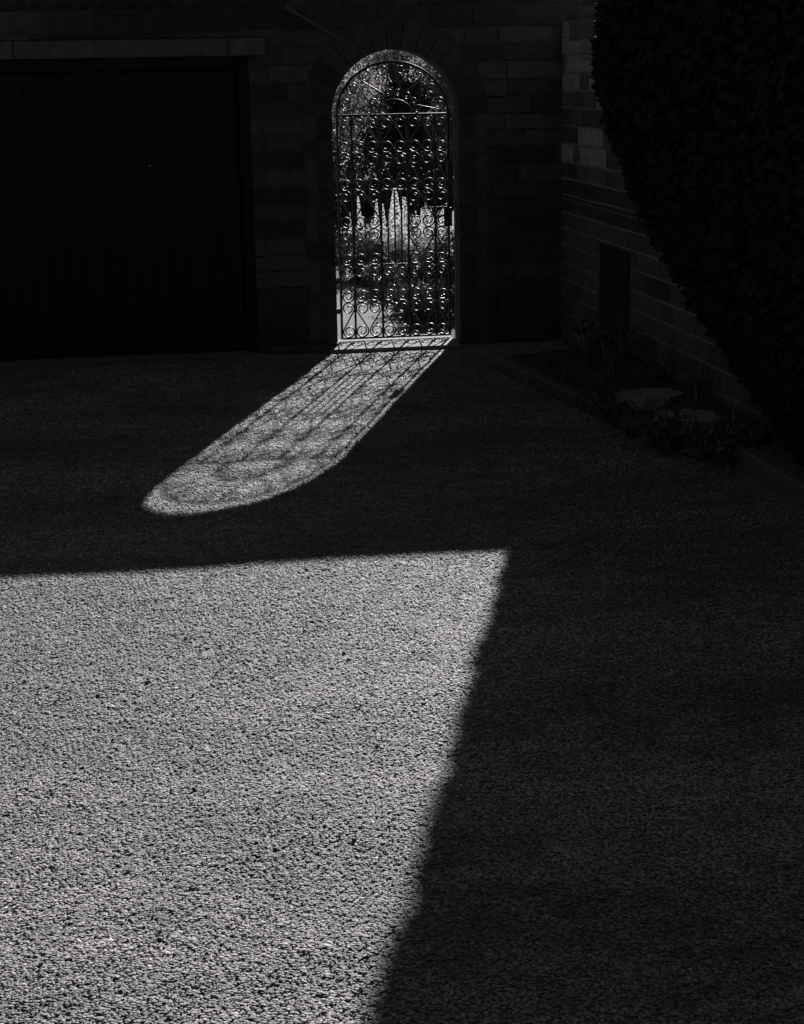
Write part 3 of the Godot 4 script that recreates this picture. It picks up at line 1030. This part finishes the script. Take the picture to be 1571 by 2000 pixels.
func build_garden() -> void:
	# dark earth, then the pale path on it
	var st := begin()
	var bed := PackedVector2Array([Vector2(W(-7, 0, -0.06).x, W(-7, 0, -0.06).z), Vector2(W(6, 0, -0.06).x, W(6, 0, -0.06).z), Vector2(7, -60), Vector2(-9, -60)])
	for k in Geometry2D.triangulate_polygon(bed).size() / 3:
		var idx := Geometry2D.triangulate_polygon(bed)
		tri(st, Vector3(bed[idx[k * 3]].x, 0.003, bed[idx[k * 3]].y), Vector3(bed[idx[k * 3 + 1]].x, 0.003, bed[idx[k * 3 + 1]].y), Vector3(bed[idx[k * 3 + 2]].x, 0.003, bed[idx[k * 3 + 2]].y), Vector3.UP)
	struct(part("garden_soil", finish(st), M.soil, self))
	st = begin()
	var edge_l := [[-14.0, -0.7], [-15.0, -0.95], [-16.0, -1.15], [-17.0, -1.3], [-17.8, -1.4], [-18.25, -1.3]]
	var edge_r := [[-14.0, 0.36], [-15.0, 0.1], [-16.0, -0.1], [-17.0, -0.2], [-17.8, -0.32], [-18.25, -0.55]]
	for i in 5:
		quad(st, Vector3(edge_l[i][1], 0.008, edge_l[i][0]), Vector3(edge_r[i][1], 0.008, edge_r[i][0]), Vector3(edge_r[i + 1][1], 0.008, edge_r[i + 1][0]), Vector3(edge_l[i + 1][1], 0.008, edge_l[i + 1][0]), Vector3.UP)
	struct(part("path", finish(st), M.path, self))

	var leaf := leaf_mesh(1.0, 0.6, 0.12)
	# low shrubs right of the path
	var low := [
		[0.22, -14.95, 0.2, 0.16, "low dark shrub just behind the gate's right stile", "leaf_dark"],
		[0.5, -15.5, 0.3, 0.24, "low dark shrub behind the right half of the gate", "leaf_dark"],
		[0.16, -15.9, 0.26, 0.24, "rounded low shrub at the middle of the path's right edge", "leaf_mid"],
		[0.35, -16.7, 0.36, 0.3, "dark mound shrub below the white flowers on the right", "leaf_dark"],
		[0.0, -17.1, 0.24, 0.26, "small leafy shrub below the gate's barred panel", "leaf_mid"],
		[-0.42, -18.6, 0.3, 0.5, "round dark bush at the far end of the path", "leaf_mid"],
		[-0.85, -19.0, 0.36, 0.62, "taller dark bush left of the path's end", "leaf_dark"],
		[0.62, -17.6, 0.3, 0.45, "upright dark bush behind the right stile", "leaf_dark"],
		[-1.3, -18.8, 0.5, 0.8, "broad dark bush on the far left beyond the path", "leaf_dark"]]
	for s in low:
		var t := plant("shrub", s[4], "shrub", Vector3(s[0], 0, s[1]), "low shrubs beside the garden path")
		crown(t, Vector3(0, s[3] * 0.55, 0), Vector3(s[2], s[3] * 0.5, s[2]), 90, 16, 0.1, leaf, 0.04, M[s[5]])
		stems(t, 0.0, s[3] * 0.7, s[2] * 0.5, 7, 0.008)
	# white blossom bush
	var roses := [[-0.17, -17.7, 0.17, 0.3, "small white blossom bush left of the barred panel"], [0.2, -18.25, 0.26, 0.42, "broad white blossom bush behind the barred panel"], [0.5, -18.3, 0.22, 0.5, "white blossom bush behind the gate's right side"]]
	var petal := leaf_mesh(1.0, 0.9, 0.25)
	for s in roses:
		var t := plant("blossom_bush", s[4], "flowering shrub", Vector3(s[0], 0, s[1]), "white blossom bushes")
		crown(t, Vector3(0, s[3] * 0.55, 0), Vector3(s[2], s[3] * 0.5, s[2]), 40, 14, 0.08, leaf, 0.035, M.leaf_mid)
		var xs := []
		var tn := PackedFloat32Array()
		for k in 34:
			var dd := Vector3(rng.randfn(), absf(rng.randfn()) * 0.8, rng.randfn()).normalized()
			var c := Vector3(0, s[3] * 0.55, 0) + dd * Vector3(s[2], s[3] * 0.55, s[2])
			for i in 7:
				var b := Basis(Vector3.UP, TAU * i / 7.0) * Basis(Vector3.RIGHT, rng.randf_range(0.4, 1.1))
				xs.append(Transform3D((any_turn() * b).scaled(Vector3.ONE * 0.026), c))
				tn.append(rng.randf_range(0.7, 1.0))
		copies("blossom", petal, M.petal, t, xs, tn)
		stems(t, 0.0, s[3] * 0.7, s[2] * 0.5, 5, 0.006)
	# pale leafy clumps among the spires
	for s in [[-0.3, -19.1, 0.16, 0.52, "pale leafy clump between the thin spires beyond the path"], [0.14, -19.2, 0.2, 0.6, "pale leafy clump behind the barred panel's flowers"], [0.5, -19.1, 0.2, 0.66, "pale leafy clump behind the last flower spires"]]:
		var t := plant("leafy_clump", s[4], "plant", Vector3(s[0], 0, s[1]), "pale leafy clumps among the flowers")
		crown(t, Vector3(0, s[3] * 0.55, 0), Vector3(s[2], s[3] * 0.5, s[2]), 60, 16, 0.1, leaf, 0.045, M.leaf_bright, 0.5, 1.6)
		stems(t, 0.0, s[3] * 0.8, s[2] * 0.5, 5, 0.006)
	# tall white flower spires
	var proto := plant("flower_spire", "", "flower", Vector3(0, 0, -18.6))
	st = begin()
	tube(st, [Vector3.ZERO, Vector3(0.004, 0.5, 0), Vector3(0, 1.0, 0.004)], 0.006, 0.002, 5)
	part("stem", finish(st), M.leaf_mid, proto)
	st = begin()
	for k in 110:
		var f := k / 110.0
		var y := lerpf(0.3, 1.0, f)
		var rr := lerpf(0.06, 0.007, pow(f, 1.2)) * rng.randf_range(0.7, 1.15)
		var a := k * 2.39996
		var c := Vector3(cos(a) * rr, y + rng.randf_range(-0.01, 0.01), sin(a) * rr)
		var out := Vector3(cos(a), 0.25, sin(a)).normalized()
		var sd := out.cross(Vector3.UP).normalized()
		var upv := sd.cross(out).normalized()
		var fs := lerpf(0.03, 0.01, f)
		var pts := []
		for i in 5:
			var b := TAU * i / 5.0
			pts.append(c + out * fs * 0.5 + (sd * cos(b) + upv * sin(b)) * fs)
		for i in 5:
			tri(st, c, pts[i], pts[(i + 1) % 5], out)
	part("flower_spike", finish(st), M.petal, proto)
	for k in 5:
		var o := part("leaf", leaf, M.leaf_mid, proto, Vector3(0, 0.06 + 0.05 * k, 0))
		o.basis = Basis(Vector3.UP, k * 2.4) * Basis(Vector3.RIGHT, 1.0) * Basis.from_scale(Vector3.ONE * 0.16)
	var where := [[-0.52, -19.2, 0.66], [-0.39, -19.0, 0.86], [-0.33, -19.3, 0.6], [-0.23, -18.9, 0.82], [-0.15, -18.7, 0.78], [-0.1, -18.9, 0.92], [-0.02, -18.6, 0.95], [0.02, -18.8, 0.74], [0.08, -18.6, 0.86], [0.13, -18.8, 0.6], [0.22, -18.6, 0.62], [0.26, -18.9, 0.72], [0.34, -18.6, 0.8], [0.4, -18.8, 0.74], [0.46, -18.6, 0.76], [0.53, -18.8, 0.7]]
	var nth := ["first", "second", "third", "fourth", "fifth", "sixth", "seventh", "eighth", "ninth", "tenth", "eleventh", "twelfth", "thirteenth", "fourteenth", "fifteenth", "last"]
	for k in where.size():
		var o := proto
		if k > 0:
			o = proto.duplicate()
			o.name = numbered("flower_spire")
			add_child(o)
		o.position = Vector3(where[k][0], 0, where[k][1])
		var h: float = where[k][2]
		var fat := rng.randf_range(0.55, 0.8) if k < 4 else rng.randf_range(0.85, 1.5)
		o.basis = Basis(Vector3(rng.randf_range(-1, 1), 0, rng.randf_range(-1, 1)).normalized(), rng.randf_range(0.0, 0.14)) * Basis(Vector3.UP, rng.randf() * TAU) * Basis.from_scale(Vector3(h * fat, h, h * fat))
		tag(o, "white flower spire, %s from the left beyond the gate" % nth[k], "flower", "white flower spires beyond the gate")
	# narrow dark yew behind the flowers
	var yew := plant("yew_tree", "uneven dark yew standing behind the white flowers", "tree", Vector3(0.07, 0, -25.5))
	crown(yew, Vector3(0.1, 1.7, 0), Vector3(0.22, 0.3, 0.3), 110, 26, 0.17, leaf, 0.06, M.leaf_dark)
	crown(yew, Vector3(-0.05, 1.1, 0.1), Vector3(0.5, 0.4, 0.4), 180, 26, 0.17, leaf, 0.06, M.leaf_dark)
	crown(yew, Vector3(0.12, 0.5, 0.1), Vector3(0.5, 0.4, 0.4), 150, 26, 0.17, leaf, 0.06, M.leaf_dark)
	stems(yew, 0.0, 1.8, 0.1, 1, 0.07, "trunk")
	# shed with a dark roof
	var shed := plant("garden_shed", "dark garden shed with low pitched roof among the trees", "shed", Vector3(1.1, 0, -31.0))
	st = begin()
	box(st, Vector3(0, 0.8, 0), Vector3(2.2, 1.6, 2.0))
	part("wall", finish(st), M.roof, shed)
	st = begin()
	extrude(st, PackedVector2Array([Vector2(-1.15, 1.58), Vector2(1.15, 1.58), Vector2(0, 2.27)]), -1.2, 1.2)
	var rf := part("roof", finish(st), M.roof, shed)
	rf.rotation.y = PI / 2
	# trees and hedges that close the view
	var trees := [
		[-1.1, -30.0, 1.05, 1.25, 1.3, 0.055, "leaf_bright", "pale leafy tree filling the arch's left half", "broadleaf_tree"],
		[0.92, -27.5, 0.66, 1.1, 1.55, 0.055, "leaf_bright", "pale leafy bush at the arch's right edge before the shed", "broadleaf_tree"],
		[0.1, -38.0, 1.2, 1.3, 2.0, 0.06, "leaf_bright", "pale tree showing at the crown of the arch", "broadleaf_tree"],
		[-3.6, -36.0, 1.5, 1.5, 1.6, 0.07, "leaf_mid", "broad tree left of the pale leafy tree", "broadleaf_tree"],
		[3.8, -36.0, 1.6, 1.6, 1.6, 0.07, "leaf_mid", "broad tree right of the shed", "broadleaf_tree"]]
	for s in trees:
		var t := plant(s[8], s[7], "tree", Vector3(s[0], 0, s[1]))
		crown(t, Vector3(0, s[4], 0), Vector3(s[2], s[3], s[2] * 0.8), 520, 34, 0.26, leaf, s[5], M[s[6]], 0.3, 1.6)
		stems(t, 0.0, s[4] * 1.1, s[2] * 0.3, 3, 0.09, "trunk")
	var hedges := [[-0.75, "dark low hedge bush behind the leftmost flower spires"], [0.05, "dark low hedge bush behind the middle flower spires"], [0.85, "dark low hedge bush behind the rightmost flower spires"]]
	for s in hedges:
		var t := plant("hedge_bush", s[1], "hedge", Vector3(s[0], 0, -22.2), "low hedge behind the flower spires")
		crown(t, Vector3(0, 0.62, 0), Vector3(0.5, 0.55, 0.4), 150, 24, 0.16, leaf, 0.05, M.leaf_dark)
		stems(t, 0.0, 0.8, 0.2, 4, 0.012)
	var firs := [[-5.0, -54.0, "dark conifer at the far left of the garden"], [-1.9, -56.0, "dark conifer behind the pale leafy tree"], [1.3, -55.0, "dark conifer behind the shed"], [4.4, -56.0, "dark conifer at the far right of the garden"]]
	var big := leaf_mesh(1.0, 0.7, 0.12)
	for s in firs:
		var t := plant("conifer", s[2], "tree", Vector3(s[0], 0, s[1]), "dark conifers closing the garden")
		crown(t, Vector3(0, 1.7, 0), Vector3(2.1, 1.7, 1.6), 420, 36, 0.5, big, 0.2, M.leaf_dark)
		stems(t, 0.0, 2.8, 0.2, 1, 0.16, "trunk")
